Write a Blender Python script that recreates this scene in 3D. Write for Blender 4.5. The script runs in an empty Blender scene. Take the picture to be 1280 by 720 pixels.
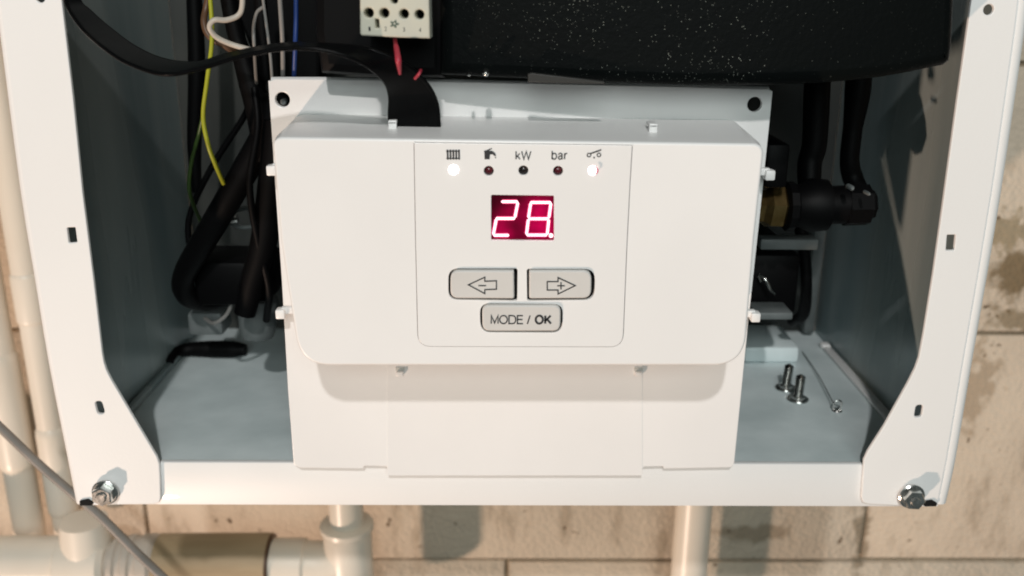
import bpy, bmesh, math, random
from mathutils import Vector, Matrix
random.seed(7)
sc = bpy.context.scene
COL = sc.collection
Z0 = 1.5                       # height of the camera above the floor of the room
R = math.radians

# ------------------------------------------------------------------ camera
CX, CD, YAW, PITCH, ROLL, F = -0.0038, 0.3863, R(0.56), R(17.98), R(0.44), 1152.0
cy_, sy_ = math.cos(YAW), math.sin(YAW); cp_, sp_ = math.cos(PITCH), math.sin(PITCH)
FW = Vector((sy_*cp_, cy_*cp_, -sp_)); _r = Vector((cy_, -sy_, 0)); _u = _r.cross(FW)
RT = math.cos(ROLL)*_r + math.sin(ROLL)*_u
UP = -math.sin(ROLL)*_r + math.cos(ROLL)*_u
CAM = Vector((CX, -CD, 0))
cd = bpy.data.cameras.new('camera'); cam = bpy.data.objects.new('camera', cd); COL.objects.link(cam)
cd.sensor_width = 36; cd.lens = F*36/1280; cd.clip_start = 0.01; cd.clip_end = 50
m = Matrix((RT, UP, -FW)).transposed().to_4x4(); m.translation = CAM + Vector((0, 0, Z0)); cam.matrix_world = m
cd.dof.use_dof = True; cd.dof.focus_distance = 0.385; cd.dof.aperture_fstop = 9.0
sc.camera = cam

# ------------------------------------------------------------------ world and lamps
w = bpy.data.worlds.new('World'); sc.world = w; w.use_nodes = True
w.node_tree.nodes['Background'].inputs[0].default_value = (0.86, 1.0, 0.98, 1)
w.node_tree.nodes['Background'].inputs[1].default_value = 0.10
def lamp(name, loc, aim, size, power, col, shape='DISK', sy=None):
    l = bpy.data.lights.new(name, 'AREA'); l.shape = shape; l.size = size; l.energy = power; l.color = col
    if sy: l.size_y = sy
    o = bpy.data.objects.new(name, l); COL.objects.link(o)
    o.location = Vector(loc) + Vector((0, 0, Z0))
    o.rotation_euler = (Vector(aim)-Vector(loc)).to_track_quat('-Z', 'Y').to_euler()
    return o
lamp('ceiling_lamp', (-0.05, -1.50, 1.08), (0, 0, -.1), 0.06, 15.5, (1, .97, .95))
lamp('room_light', (0.10, -1.65, 0.50), (0, 0, -.1), 1.0, 9.4, (.90, 1, .98), 'RECTANGLE', .55)
lamp('floor_work_lamp', (-1.15, -1.00, -1.42), (0, 0, -.1), 0.07, 28.5, (1, .73, .57))
sc.view_settings.view_transform = 'Standard'; sc.view_settings.look = 'None'
sc.view_settings.exposure = 0.0; sc.view_settings.gamma = 1.0; sc.view_settings.use_curve_mapping = False
sc.cycles.max_bounces = 6; sc.cycles.use_denoising = True
sc.cycles.pixel_filter_type = 'BLACKMAN_HARRIS'; sc.cycles.filter_width = 1.9

# ------------------------------------------------------------------ unproject a pixel onto a real plane of the boiler
def ray(px, py): return (FW + RT*((px-640)/F) + UP*((360-py)/F))
def at(px, py, y):
    d = ray(px, py); return CAM + d*((y-CAM.y)/d.y)
def atx(px, py, x):
    d = ray(px, py); return CAM + d*((x-CAM.x)/d.x)
def atz(px, py, z):
    d = ray(px, py); return CAM + d*((z-CAM.z)/d.z)
def pxm(px, py, y): return (at(px, py, y)-CAM).dot(FW)/F      # metres per pixel there

# ------------------------------------------------------------------ materials
def principled(name, col, rough=.5, metal=0, spec=.5, coat=0):
    mt = bpy.data.materials.new(name); mt.use_nodes = True
    b = mt.node_tree.nodes['Principled BSDF']
    b.inputs['Base Color'].default_value = (*col, 1); b.inputs['Roughness'].default_value = rough
    b.inputs['Metallic'].default_value = metal; b.inputs['Specular IOR Level'].default_value = spec
    b.inputs['Coat Weight'].default_value = coat
    return mt, mt.node_tree, b
def varied(name, c1, c2, scale=(8, 8, 8), rough=.5, rvar=.1, bump=0, bscale=400, metal=0, spec=.5, detail=4, coat=0, lo=.35, hi=.65, bdist=.0002):
    mt, nt, b = principled(name, c1, rough, metal, spec, coat)
    N, L = nt.nodes, nt.links
    tc = N.new('ShaderNodeTexCoord'); mp = N.new('ShaderNodeMapping'); mp.inputs['Scale'].default_value = scale
    L.new(tc.outputs['Object'], mp.inputs[0])
    nz = N.new('ShaderNodeTexNoise'); nz.inputs['Scale'].default_value = 1; nz.inputs['Detail'].default_value = detail
    L.new(mp.outputs[0], nz.inputs['Vector'])
    cr = N.new('ShaderNodeValToRGB'); cr.color_ramp.elements[0].position = lo; cr.color_ramp.elements[1].position = hi
    cr.color_ramp.elements[0].color = (*c1, 1); cr.color_ramp.elements[1].color = (*c2, 1)
    L.new(nz.outputs[0], cr.inputs[0]); L.new(cr.outputs[0], b.inputs['Base Color'])
    mr = N.new('ShaderNodeMapRange'); mr.inputs[3].default_value = rough-rvar; mr.inputs[4].default_value = rough+rvar
    L.new(nz.outputs[0], mr.inputs[0]); L.new(mr.outputs[0], b.inputs['Roughness'])
    if bump:
        n2 = N.new('ShaderNodeTexNoise'); n2.inputs['Scale'].default_value = bscale; n2.inputs['Detail'].default_value = 3
        L.new(tc.outputs['Object'], n2.inputs['Vector'])
        bp = N.new('ShaderNodeBump'); bp.inputs['Strength'].default_value = bump; bp.inputs['Distance'].default_value = bdist
        L.new(n2.outputs[0], bp.inputs['Height']); L.new(bp.outputs[0], b.inputs['Normal'])
    return mt
M = {}
M['paint'] = varied('white_powder_coat', (.81, .81, .80), (.85, .85, .84), (9, 9, 5), .46, .05, .25, 700, coat=.15)
M['plastic'] = varied('white_plastic', (.81, .805, .795), (.845, .84, .83), (14, 14, 10), .32, .06, .15, 1500)
M['insert'] = varied('display_panel_plastic', (.80, .795, .785), (.83, .825, .815), (14, 14, 10), .30, .05, .1, 1500)
M['inner'] = varied('shaded_inner_sheet', (.17, .235, .25), (.38, .43, .42), (17, 17, 2.5), .26, .12, .10, 500, lo=.3, hi=.7)  # shade and upright sheen streaks of the inner sides painted into the colour
M['back'] = varied('shaded_back_sheet', (.018, .022, .022), (.06, .062, .055), (14, 14, 7), .45, .1, .1, 300)  # shade at the back of the casing put into the base colour
M['tray'] = varied('shaded_tray_sheet', (.60, .69, .70), (.76, .85, .86), (26, 30, 10), .34, .10, .12, 600, detail=8)  # cool shade on the tray put into its colour
M['strip'] = varied('light_strip', (.5, .52, .5), (.6, .61, .58), (20, 20, 20), .4)
M['button'] = varied('grey_button_rubber', (.60, .585, .56), (.64, .625, .60), (60, 60, 60), .5, .05, .2, 2500)
M['black'] = principled('black_rubber', (.0022, .0022, .0025), .5, spec=.10)[0]
M['cable'] = principled('black_cable', (.003, .0032, .0035), .28, spec=.06)[0]
M['void'] = principled('dark_recess', (.012, .012, .012), .8, spec=.1)[0]
M['ink'] = principled('black_print', (.02, .02, .022), .6)[0]
M['chrome'] = varied('zinc_steel', (.55, .55, .53), (.8, .8, .78), (300, 300, 300), .22, .08, metal=1)
M['brass'] = varied('brass', (.26, .165, .06), (.42, .29, .12), (120, 120, 120), .35, .1, metal=1)
M['castgrey'] = varied('grey_plastic', (.085, .10, .10), (.15, .165, .165), (50, 50, 50), .5)
M['pvc'] = varied('cream_pipe_plastic', (.70, .63, .53), (.77, .705, .61), (16, 16, 7), .34, .06, .1, 300)
M['tan'] = varied('tan_sleeve', (.30, .225, .13), (.42, .32, .20), (12, 60, 60), .5, .1, .3, 200)
M['darkplastic'] = principled('dark_grey_plastic', (.03, .03, .028), .5, spec=.3)[0]
M['emblem'] = principled('faded_green_print', (.09, .12, .09), .6)[0]
M['foamgrey'] = varied('grey_cable_sheath', (.17, .16, .145), (.24, .22, .20), (40, 40, 40), .5)
M['block_white'] = varied('ivory_terminal_plastic', (.42, .44, .40), (.56, .54, .44), (30, 30, 30), .5)
for k, c in dict(yellowgreen=(.33, .35, .02), greenwire=(.035, .07, .012), whitewire=(.48, .43, .37), brownwire=(.10, .05, .025), greywire=(.20, .195, .185), bluewire=(.01, .035, .16), redwire=(.40, .03, .055)).items():
    M[k] = principled(k+'_insulation', c, .45)[0]

def tank_mat():
    mt, nt, b = principled('black_glitter_insulation', (.006, .008, .008), .5, spec=.05)
    N, L = nt.nodes, nt.links
    tc = N.new('ShaderNodeTexCoord')
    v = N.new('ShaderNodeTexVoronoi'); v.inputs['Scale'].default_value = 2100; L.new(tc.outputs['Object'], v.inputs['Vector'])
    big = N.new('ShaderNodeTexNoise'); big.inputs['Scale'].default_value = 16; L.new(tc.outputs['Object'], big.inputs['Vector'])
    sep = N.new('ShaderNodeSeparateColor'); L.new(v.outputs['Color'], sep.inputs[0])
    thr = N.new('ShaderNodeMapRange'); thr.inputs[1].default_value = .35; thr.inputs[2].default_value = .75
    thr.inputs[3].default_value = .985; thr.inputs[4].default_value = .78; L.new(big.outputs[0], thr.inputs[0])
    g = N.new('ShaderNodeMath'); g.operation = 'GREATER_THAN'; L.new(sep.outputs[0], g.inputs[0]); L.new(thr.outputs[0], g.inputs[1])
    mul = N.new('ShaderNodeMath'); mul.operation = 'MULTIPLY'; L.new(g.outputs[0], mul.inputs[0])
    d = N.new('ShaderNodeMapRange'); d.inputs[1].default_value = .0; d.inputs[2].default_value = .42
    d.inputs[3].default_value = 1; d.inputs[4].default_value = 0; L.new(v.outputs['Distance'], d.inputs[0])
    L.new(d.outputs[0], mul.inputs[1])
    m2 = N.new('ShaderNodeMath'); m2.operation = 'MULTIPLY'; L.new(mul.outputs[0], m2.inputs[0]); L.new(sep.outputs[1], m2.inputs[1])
    # lamp sparkle on the glitter painted as pale specks: densest mid front, fading sideways
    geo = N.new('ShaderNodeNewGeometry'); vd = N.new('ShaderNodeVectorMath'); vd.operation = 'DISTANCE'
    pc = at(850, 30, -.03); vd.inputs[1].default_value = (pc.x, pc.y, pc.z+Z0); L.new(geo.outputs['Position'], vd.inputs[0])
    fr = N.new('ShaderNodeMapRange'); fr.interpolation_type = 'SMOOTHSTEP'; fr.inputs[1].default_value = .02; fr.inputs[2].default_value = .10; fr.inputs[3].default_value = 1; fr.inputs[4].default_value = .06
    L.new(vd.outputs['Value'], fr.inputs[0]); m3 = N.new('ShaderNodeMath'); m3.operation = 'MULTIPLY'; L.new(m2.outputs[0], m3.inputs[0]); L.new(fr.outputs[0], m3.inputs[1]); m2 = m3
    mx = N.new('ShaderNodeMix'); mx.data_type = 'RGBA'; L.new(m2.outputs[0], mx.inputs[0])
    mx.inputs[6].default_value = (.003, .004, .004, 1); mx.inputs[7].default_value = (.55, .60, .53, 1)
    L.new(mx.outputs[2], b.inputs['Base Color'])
    n2 = N.new('ShaderNodeTexNoise'); n2.inputs['Scale'].default_value = 500; L.new(tc.outputs['Object'], n2.inputs['Vector'])
    bp = N.new('ShaderNodeBump'); bp.inputs['Strength'].default_value = .35; bp.inputs['Distance'].default_value = .0005
    L.new(n2.outputs[0], bp.inputs['Height']); L.new(bp.outputs[0], b.inputs['Normal'])
    return mt
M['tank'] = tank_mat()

def wall_mat(name, ca, cb, stain_shade):
    mt, nt, b = principled(name, ca, .85, spec=.2)
    N, L = nt.nodes, nt.links
    tc = N.new('ShaderNodeTexCoord'); geo = N.new('ShaderNodeNewGeometry')
    def noise(s, det=5, sx=(1, 1, 1), rough=.6):
        mp = N.new('ShaderNodeMapping'); mp.inputs['Scale'].default_value = sx; L.new(geo.outputs['Position'], mp.inputs[0])
        n = N.new('ShaderNodeTexNoise'); n.inputs['Scale'].default_value = s; n.inputs['Detail'].default_value = det
        n.inputs['Roughness'].default_value = rough; L.new(mp.outputs[0], n.inputs['Vector']); return n.outputs[0]
    def ramp(f, p0, p1, c0, c1):
        r = N.new('ShaderNodeValToRGB'); r.color_ramp.elements[0].position = p0; r.color_ramp.elements[1].position = p1
        r.color_ramp.elements[0].color = c0; r.color_ramp.elements[1].color = c1; L.new(f, r.inputs[0]); return r.outputs[0]
    def mix(f, a, c):
        x = N.new('ShaderNodeMix'); x.data_type = 'RGBA'; L.new(f, x.inputs[0])
        if isinstance(a, tuple): x.inputs[6].default_value = a
        else: L.new(a, x.inputs[6])
        if isinstance(c, tuple): x.inputs[7].default_value = c
        else: L.new(c, x.inputs[7])
        return x.outputs[2]
    W, K = (1, 1, 1, 1), (0, 0, 0, 1)
    base = ramp(noise(9, 6), .3, .7, (*ca, 1), (*cb, 1))
    base = mix(ramp(noise(60, 3, (1, 1, .35)), .56, .72, K, (.45,)*3+(1,)), base, (.25, .19, .125, 1))
    spots = ramp(noise(85, 2), .70, .74, K, W)
    base = mix(spots, base, (.13, .09, .055, 1))
    sep = N.new('ShaderNodeSeparateXYZ'); L.new(geo.outputs['Position'], sep.inputs[0])
    def mth(op, a, c=None):
        n = N.new('ShaderNodeMath'); n.operation = op
        for i, v in enumerate((a, c)):
            if v is None: continue
            if isinstance(v, (int, float)): n.inputs[i].default_value = v
            else: L.new(v, n.inputs[i])
        return n.outputs[0]
    for (sx, sz, rx, rz, c, nscale, amt) in stain_shade:
        dx = mth('DIVIDE', mth('SUBTRACT', sep.outputs[0], sx), rx); dz = mth('DIVIDE', mth('SUBTRACT', sep.outputs[2], sz+Z0), rz)
        dd = mth('SQRT', mth('ADD', mth('MULTIPLY', dx, dx), mth('MULTIPLY', dz, dz)))
        f = mth('SUBTRACT', 1.0, dd)
        f = mth('ADD', f, mth('MULTIPLY', mth('SUBTRACT', noise(nscale, 4), .5), 2.2))
        f = ramp(f, .25, .55, K, (amt, amt, amt, 1))
        base = mix(f, base, (*c, 1))
    L.new(base, b.inputs['Base Color'])
    vo = N.new('ShaderNodeTexVoronoi'); vo.inputs['Scale'].default_value = 260; L.new(geo.outputs['Position'], vo.inputs['Vector'])
    ad = mth('ADD', mth('MULTIPLY', noise(45, 6), 1.0), mth('MULTIPLY', vo.outputs[0], .35))
    bp = N.new('ShaderNodeBump'); bp.inputs['Strength'].default_value = .6; bp.inputs['Distance'].default_value = .0035
    L.new(ad, bp.inputs['Height']); L.new(bp.outputs[0], b.inputs['Normal'])
    return mt

# ------------------------------------------------------------------ helpers
ALL = []
def link(o, parent=None):
    COL.objects.link(o); ALL.append(o)
    if parent:
        o.parent = parent
        o.location = o.location - world_of(parent)
    return o
def world_of(o):
    v = Vector((0, 0, 0))
    while o: v += o.location; o = o.parent
    return v
def thing(name, label, cat, loc=(0, 0, 0), group=None):
    o = bpy.data.objects.new(name, None); o.empty_display_size = .02; o.location = loc
    link(o); return tag(o, label, cat, group)
def tag(o, label=None, cat=None, group=None, kind=None):
    if label: o['label'] = label
    if cat: o['category'] = cat
    if group: o['group'] = group
    if kind: o['kind'] = kind
    return o
def finish(me, mat, ang=35):
    me.materials.clear(); me.materials.append(mat)
    for p in me.polygons: p.use_smooth = True
    me.set_sharp_from_angle(angle=R(ang)); me.update()
def obj(name, me, mat, parent=None, ang=35, origin=None):
    if isinstance(me, bmesh.types.BMesh):
        b = me; me = bpy.data.meshes.new(name); b.to_mesh(me); b.free()
    me.name = name
    # origin at the middle of the mesh
    if len(me.vertices):
        xs = [v.co.copy() for v in me.vertices]
        c = Vector([(min(v[i] for v in xs)+max(v[i] for v in xs))/2 for i in range(3)])
        if origin is not None: c = Vector(origin)
        me.transform(Matrix.Translation(-c))
    else: c = Vector((0, 0, 0))
    finish(me, mat, ang)
    o = bpy.data.objects.new(name, me); o.location = c
    return link(o, parent)
def join(*parts):
    b = bmesh.new()
    for p in parts:
        if isinstance(p, bmesh.types.BMesh):
            t = bpy.data.meshes.new('t'); p.to_mesh(t); p.free(); b.from_mesh(t); bpy.data.meshes.remove(t)
        else:
            b.from_mesh(p); bpy.data.meshes.remove(p)
    return b
def rounded(pts, rad, n=6):
    """polygon of 2D points with each corner rounded; rad a number or a list"""
    out = []; k = len(pts)
    for i in range(k):
        p0, p1, p2 = Vector(pts[i-1]), Vector(pts[i]), Vector(pts[(i+1) % k])
        r = rad[i] if isinstance(rad, (list, tuple)) else rad
        if r <= 0: out.append(tuple(p1)); continue
        a = (p0-p1).normalized(); c = (p2-p1).normalized()
        th = a.angle(c)
        if th > R(177): out.append(tuple(p1)); continue
        t = min(r/math.tan(th/2), .49*(p0-p1).length, .49*(p2-p1).length)
        s, e = p1+a*t, p1+c*t
        for j in range(n+1):
            u = j/n; out.append(tuple(s*(1-u)**2 + p1*2*u*(1-u) + e*u*u))
    return out
def circ(cx, cz, r, n=24, rz=None): return [(cx+r*math.cos(2*math.pi*i/n), cz+(rz or r)*math.sin(2*math.pi*i/n)) for i in range(n)]
def P2(pts, y):      # image outline -> (x,z) on the plane y
    return [(at(a, b, y).x, at(a, b, y).z) for a, b in pts]
def Pc(px, py, rpx, y, rz=None):
    c = at(px, py, y); k = pxm(px, py, y); return circ(c.x, c.z, rpx*k, 24, (rz*k if rz else None))
def sheet(outline, holes, yf, th, bev=0, res=2):
    """flat plate facing -Y: front face at yf, thickness th, rounded edges bev; returns mesh"""
    from mathutils.geometry import delaunay_2d_cdt
    def area(l): return sum(l[k-1][0]*l[k][1]-l[k][0]*l[k-1][1] for k in range(len(l)))/2
    def clean(l):
        o = []
        for p in l:
            if not o or (Vector(p)-Vector(o[-1])).length > 2e-6: o.append(tuple(p))
        if (Vector(o[0])-Vector(o[-1])).length < 2e-6: o.pop()
        return o
    loops = [clean(l) for l in [outline]+list(holes)]
    loops = [l if (area(l) > 0) == (i == 0) else l[::-1] for i, l in enumerate(loops)]   # outline ccw, holes cw
    def inset(l, d):
        k = len(l); out = []
        for q in range(k):
            a, p, c = Vector(l[q-1]), Vector(l[q]), Vector(l[(q+1) % k])
            d1, d2 = (p-a).normalized(), (c-p).normalized()
            n1, n2 = Vector((-d1.y, d1.x)), Vector((-d2.y, d2.x)); mm = n1+n2
            mm = n1 if mm.length < 1e-3 else mm.normalized()
            out.append(tuple(p+mm*d/max(.5, mm.dot(n1))))
        return out
    b = bmesh.new(); steps = [(0, yf+th)]
    if bev:
        for q in range(res+1):
            a = q/res*math.pi/2; steps.append((bev-bev*math.cos(a), yf+bev-bev*math.sin(a)))
    else: steps.append((0, yf))
    def cap(off, y, flip, rings):
        pts, eds, vmap = [], [], []
        for l, r in zip(loops, rings):
            n0 = len(pts); ll = inset(l, off) if off else l
            pts += [Vector(p)*1000 for p in ll]; vmap += r
            eds += [(n0+q, n0+(q+1) % len(l)) for q in range(len(l))]
        vo, eo, fo, ov, oe, of = delaunay_2d_cdt(pts, eds, [], 0, 1e-7)
        def odd(px, pz):
            ins_ = False
            for e0_, e1_ in eds:
                a, c = pts[e0_], pts[e1_]
                if (a.y > pz) != (c.y > pz) and px < (c.x-a.x)*(pz-a.y)/(c.y-a.y)+a.x: ins_ = not ins_
            return ins_
        fo = [f for f in fo if odd(sum(vo[q].x for q in f)/len(f), sum(vo[q].y for q in f)/len(f))]
        vs = []
        for q, v in enumerate(vo):
            vs.append(b.verts.new((v.x/1000, y, v.y/1000)))
        for f in fo:
            if len(set(f)) < 3: continue
            try: b.faces.new([vs[q] for q in (f[::-1] if flip else f)])
            except ValueError: pass
    first = last_ = None; allr = []
    for off, y in steps:
        allr.append([[b.verts.new((p[0], y, p[1])) for p in (inset(l, off) if off else l)] for l in loops])
    for q in range(len(allr)-1):
        for r0, r1 in zip(allr[q], allr[q+1]):
            k = len(r0)
            for e in range(k): b.faces.new((r0[e], r0[(e+1) % k], r1[(e+1) % k], r1[e]))
    bmesh.ops.recalc_face_normals(b, faces=b.faces)
    cap(0, yf+th, True, allr[0]); cap(steps[-1][0], steps[-1][1], False, allr[-1])
    me = bpy.data.meshes.new('s'); b.to_mesh(me); b.free()
    return me
def box(x0, x1, y0, y1, z0, z1, bev=0, seg=2):
    b = bmesh.new(); bmesh.ops.create_cube(b, size=1)
    for v in b.verts: v.co = Vector(((x0+x1)/2+v.co.x*(x1-x0), (y0+y1)/2+v.co.y*(y1-y0), (z0+z1)/2+v.co.z*(z1-z0)))
    if bev: bmesh.ops.bevel(b, geom=list(b.edges), offset=bev, segments=seg, profile=.5, affect='EDGES')
    return b
def spline(pts, sub=8):
    pts = [Vector(p) for p in pts]; out = []
    P = [pts[0]*2-pts[1]]+pts+[pts[-1]*2-pts[-2]]
    for i in range(1, len(P)-2):
        for j in range(sub):
            t = j/sub; a, b_, c, d = P[i-1], P[i], P[i+1], P[i+2]
            out.append(.5*((2*b_)+(c-a)*t+(2*a-5*b_+4*c-d)*t*t+(3*b_-a-3*c+d)*t**3))
    out.append(pts[-1]); return out
def tube(pts, rad, sub=8, n=12, smooth=True):
    """round tube through the points; rad a number or one per input point"""
    path = spline(pts, sub) if smooth else [Vector(p) for p in pts]
    k = len(path); b = bmesh.new(); rings = []
    def rr(i):
        if not isinstance(rad, (list, tuple)): return rad
        u = i/(k-1)*(len(rad)-1); a = int(min(u, len(rad)-2)); return rad[a]*(1-(u-a))+rad[a+1]*(u-a)
    t0 = (path[1]-path[0]).normalized(); up = Vector((0, 0, 1)) if abs(t0.z) < .9 else Vector((0, 1, 0))
    nrm = (up - t0*up.dot(t0)).normalized()
    for i, p in enumerate(path):
        t = (path[min(i+1, k-1)]-path[max(i-1, 0)]).normalized()
        nrm = (nrm - t*nrm.dot(t)).normalized(); bn = t.cross(nrm)
        rings.append([b.verts.new(p+(nrm*math.cos(2*math.pi*j/n)+bn*math.sin(2*math.pi*j/n))*rr(i)) for j in range(n)])
    for i in range(k-1):
        for j in range(n): b.faces.new((rings[i][j], rings[i][(j+1) % n], rings[i+1][(j+1) % n], rings[i+1][j]))
    b.faces.new(rings[0]); b.faces.new(rings[-1][::-1]); bmesh.ops.recalc_face_normals(b, faces=b.faces)
    return b
def tpx(pts, wpx, **k):
    """tube through (px,py,depth) points, width in pixels at that depth"""
    if not isinstance(wpx, (list, tuple)): wpx = [wpx]*len(pts)
    return tube([at(*p) for p in pts], [w_/2*pxm(*p) for w_, p in zip(wpx, pts)], **k)
def lathe(axis0, axis1, prof, n=24):
    """surface of revolution: prof = [(t along 0..1, radius)]"""
    a, c = Vector(axis0), Vector(axis1); t = (c-a).normalized()
    u = t.orthogonal().normalized(); v = t.cross(u); b = bmesh.new(); rings = []
    for s, r in prof:
        rings.append([b.verts.new(a+(c-a)*s+(u*math.cos(2*math.pi*j/n)+v*math.sin(2*math.pi*j/n))*r) for j in range(n)])
    for i in range(len(rings)-1):
        for j in range(n): b.faces.new((rings[i][j], rings[i][(j+1) % n], rings[i+1][(j+1) % n], rings[i+1][j]))
    b.faces.new(rings[0]); b.faces.new(rings[-1][::-1]); bmesh.ops.recalc_face_normals(b, faces=b.faces); return b
def stroke(pts, w_, closed=False):
    """outline drawn as a mitred band; returns (outer loop, inner loop) or a single loop"""
    pts = [Vector(p) for p in pts]; k = len(pts); L, Rr = [], []
    for i in range(k):
        if closed: a, c = pts[i-1], pts[(i+1) % k]
        else: a, c = pts[max(i-1, 0)], pts[min(i+1, k-1)]
        d1 = (pts[i]-a); d2 = (c-pts[i])
        if d1.length == 0: d1 = d2
        if d2.length == 0: d2 = d1
        d1.normalize(); d2.normalize(); n1 = Vector((-d1.y, d1.x)); n2 = Vector((-d2.y, d2.x)); mm = (n1+n2).normalized()
        s = w_/2/max(.35, mm.dot(n1)); L.append(tuple(pts[i]+mm*s)); Rr.append(tuple(pts[i]-mm*s))
    if closed: return L, Rr
    return L+Rr[::-1]
def prints(name, loops, y, parent, mat='ink', th=.00012):
    """flat print: list of (outline, holes) a hair proud of the surface y"""
    b = join(*[sheet(o, h, y-th, th) for o, h in loops]); return obj(name, b, M[mat], parent)
def text(name, s, box_px, y, parent, bold=0):
    x0, y0, x1, y1 = box_px
    cu = bpy.data.curves.new('t', 'FONT'); cu.body = s; cu.size = 1; cu.extrude = 0; cu.offset = bold; cu.resolution_u = 4
    t = bpy.data.objects.new('t', cu); COL.objects.link(t); dg = bpy.context.evaluated_depsgraph_get()
    me = bpy.data.meshes.new_from_object(t.evaluated_get(dg)); bpy.data.objects.remove(t); bpy.data.curves.remove(cu)
    xs = [v.co.x for v in me.vertices]; ys = [v.co.y for v in me.vertices]
    a, c = at(x0, y1, y), at(x1, y0, y)
    for v in me.vertices:
        u = (v.co.x-min(xs))/(max(xs)-min(xs)); q = (v.co.y-min(ys))/(max(ys)-min(ys))
        v.co = Vector((a.x+(c.x-a.x)*u, y-.0001, a.z+(c.z-a.z)*q))
    b = bmesh.new(); b.from_mesh(me); bpy.data.meshes.remove(me)
    r = bmesh.ops.extrude_face_region(b, geom=list(b.faces))
    for v in r['geom']:
        if isinstance(v, bmesh.types.BMVert): v.co.y += .00013
    return obj(name, b, M['ink'], parent)

def ell(cx, cy, rx, ry, n=22): return [(cx+rx*math.cos(2*math.pi*i/n), cy+ry*math.sin(2*math.pi*i/n)) for i in range(n)]
GLY = {'M': (.80, [[(0, 0), (0, 1), (.40, .08), (.80, 1), (.80, 0)]], []), 'O': (.90, [], [ell(.45, .5, .45, .5)]),
       'D': (.80, [], [[(0, 0), (0, 1), (.38, 1), (.60, .95), (.74, .80), (.80, .5), (.74, .20), (.60, .05), (.38, 0)]]),
       'E': (.66, [[(.64, 1), (0, 1), (0, 0), (.66, 0)], [(0, .52), (.60, .52)]], []), '/': (.30, [[(0, -.02), (.30, 1.02)]], []),
       'K': (.72, [[(0, 0), (0, 1)], [(0, .33), (.66, 1)], [(.24, .56), (.72, 0)]], []), 'W': (1.14, [[(0, 1), (.28, 0), (.57, .98), (.86, 0), (1.14, 1)]], []),
       'k': (.50, [[(0, 0), (0, 1)], [(0, .25), (.46, .72)], [(.17, .43), (.50, 0)]], []), 'b': (.56, [[(0, 0), (0, 1)]], [ell(.28, .36, .28, .36)]),
       'a': (.56, [[(.03, .53), (.09, .67), (.26, .73), (.42, .67), (.47, .52), (.47, .12), (.56, .01)]], [[(.47, .44), (.20, .38), (.03, .28), (.02, .13), (.15, 0), (.34, .04), (.47, .20)]]),
       'r': (.32, [[(0, 0), (0, .73)], [(0, .42), (.08, .62), (.20, .71), (.32, .71)]], []), ' ': (.12, [], [])}
def letters(name, word, box_px, y, parent, wt=.15, gap=.20):
    x0, y0, x1, y1 = box_px; a, c = at(x0, y1, y), at(x1, y0, y)
    tot = sum(GLY[ch][0] for ch in word)+gap*(len(word)-1); sx = (c.x-a.x)/tot; sz = c.z-a.z; loops = []; cur = 0
    for ch in word:
        w_, opens, closed = GLY[ch]
        mp = lambda pts: [(a.x+(cur+p[0])*sx, a.z+p[1]*sz) for p in pts]
        for pl_ in opens: loops.append((stroke(mp(pl_), wt*sz), []))
        for pl_ in closed:
            o_, i_ = stroke(mp(pl_), wt*sz, True)
            A_ = lambda l: abs(sum(l[q-1][0]*l[q][1]-l[q][0]*l[q-1][1] for q in range(len(l))))
            loops.append((o_, [i_]) if A_(o_) > A_(i_) else (i_, [o_]))
        cur += w_+gap
    return prints(name, loops, y, parent)

# ------------------------------------------------------------------ the block wall behind
WY = 0.24
wl = thing('block_wall', 'pale beige aerated concrete block wall with brown stains behind the boiler', 'wall', (0, WY+.06, -.8))
zj = [at(1250, 418, WY).z, at(1000, 701, WY).z]
hb = zj[0]-zj[1]
xj = at(1080, 665, WY).x
st_r = at(1268, 350, WY); st_j = at(1083, 672, WY); st_m = at(1262, 300, WY)
stains_and_shade = [(st_r.x, st_r.z, .030, .026, (.16, .11, .05), 40, .85), (at(1275, 405, WY).x, at(1275, 400, WY).z, .03, .012, (.20, .15, .08), 60, .7),
          (st_j.x-.004, st_j.z, .010, .05, (.20, .155, .10), 50, .7), (at(950, 655, WY).x, at(950, 665, WY).z, .05, .012, (.22, .16, .10), 40, .6),  # second entry is the right pipe's shadow, painted into the wall colour
          (at(1215, 470, WY).x, at(1215, 485, WY).z, .03, .05, (.30, .22, .14), 70, .6), (at(1255, 300, WY).x, at(1255, 290, WY).z, .03, .02, (.30, .24, .15), 130, .8)]
bm_ = wall_mat('aerated_block', (.53, .445, .35), (.67, .58, .465), stains_and_shade)
mort = wall_mat('mortar', (.20, .155, .105), (.33, .27, .19), [])
obj('mortar', box(-1.6, 1.6, WY+.004, WY+.12, -1.5, 1.0), mort, wl)
bw = .56; n = 0
for row in range(-6, 6):
    z0 = zj[0]+hb*row; off = xj if row % 2 == 1 else xj-bw*.5
    for c in range(-3, 3):
        x0 = off+bw*c
        if row == 0 and False: continue
        j = .0012+random.random()*.0005
        b = box(x0+j, x0+bw-j, WY+random.uniform(-.0008, .0012), WY+.1, z0+j, z0+hb-j, .0015, 2)
        for v in b.verts: v.co.z += random.uniform(-.0005, .0005); v.co.x += random.uniform(-.0004, .0004)
        obj('block', b, bm_, wl)

# ------------------------------------------------------------------ the open casing
FZ = -0.2125      # tray height
XS = 0.2005       # inner side sheets
YB = 0.18         # back sheet
TOPZ = 0.22
cas = thing('boiler_casing', 'open white sheet steel boiler casing with its front cover taken off', 'boiler casing', (0, .09, -.235))
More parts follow.
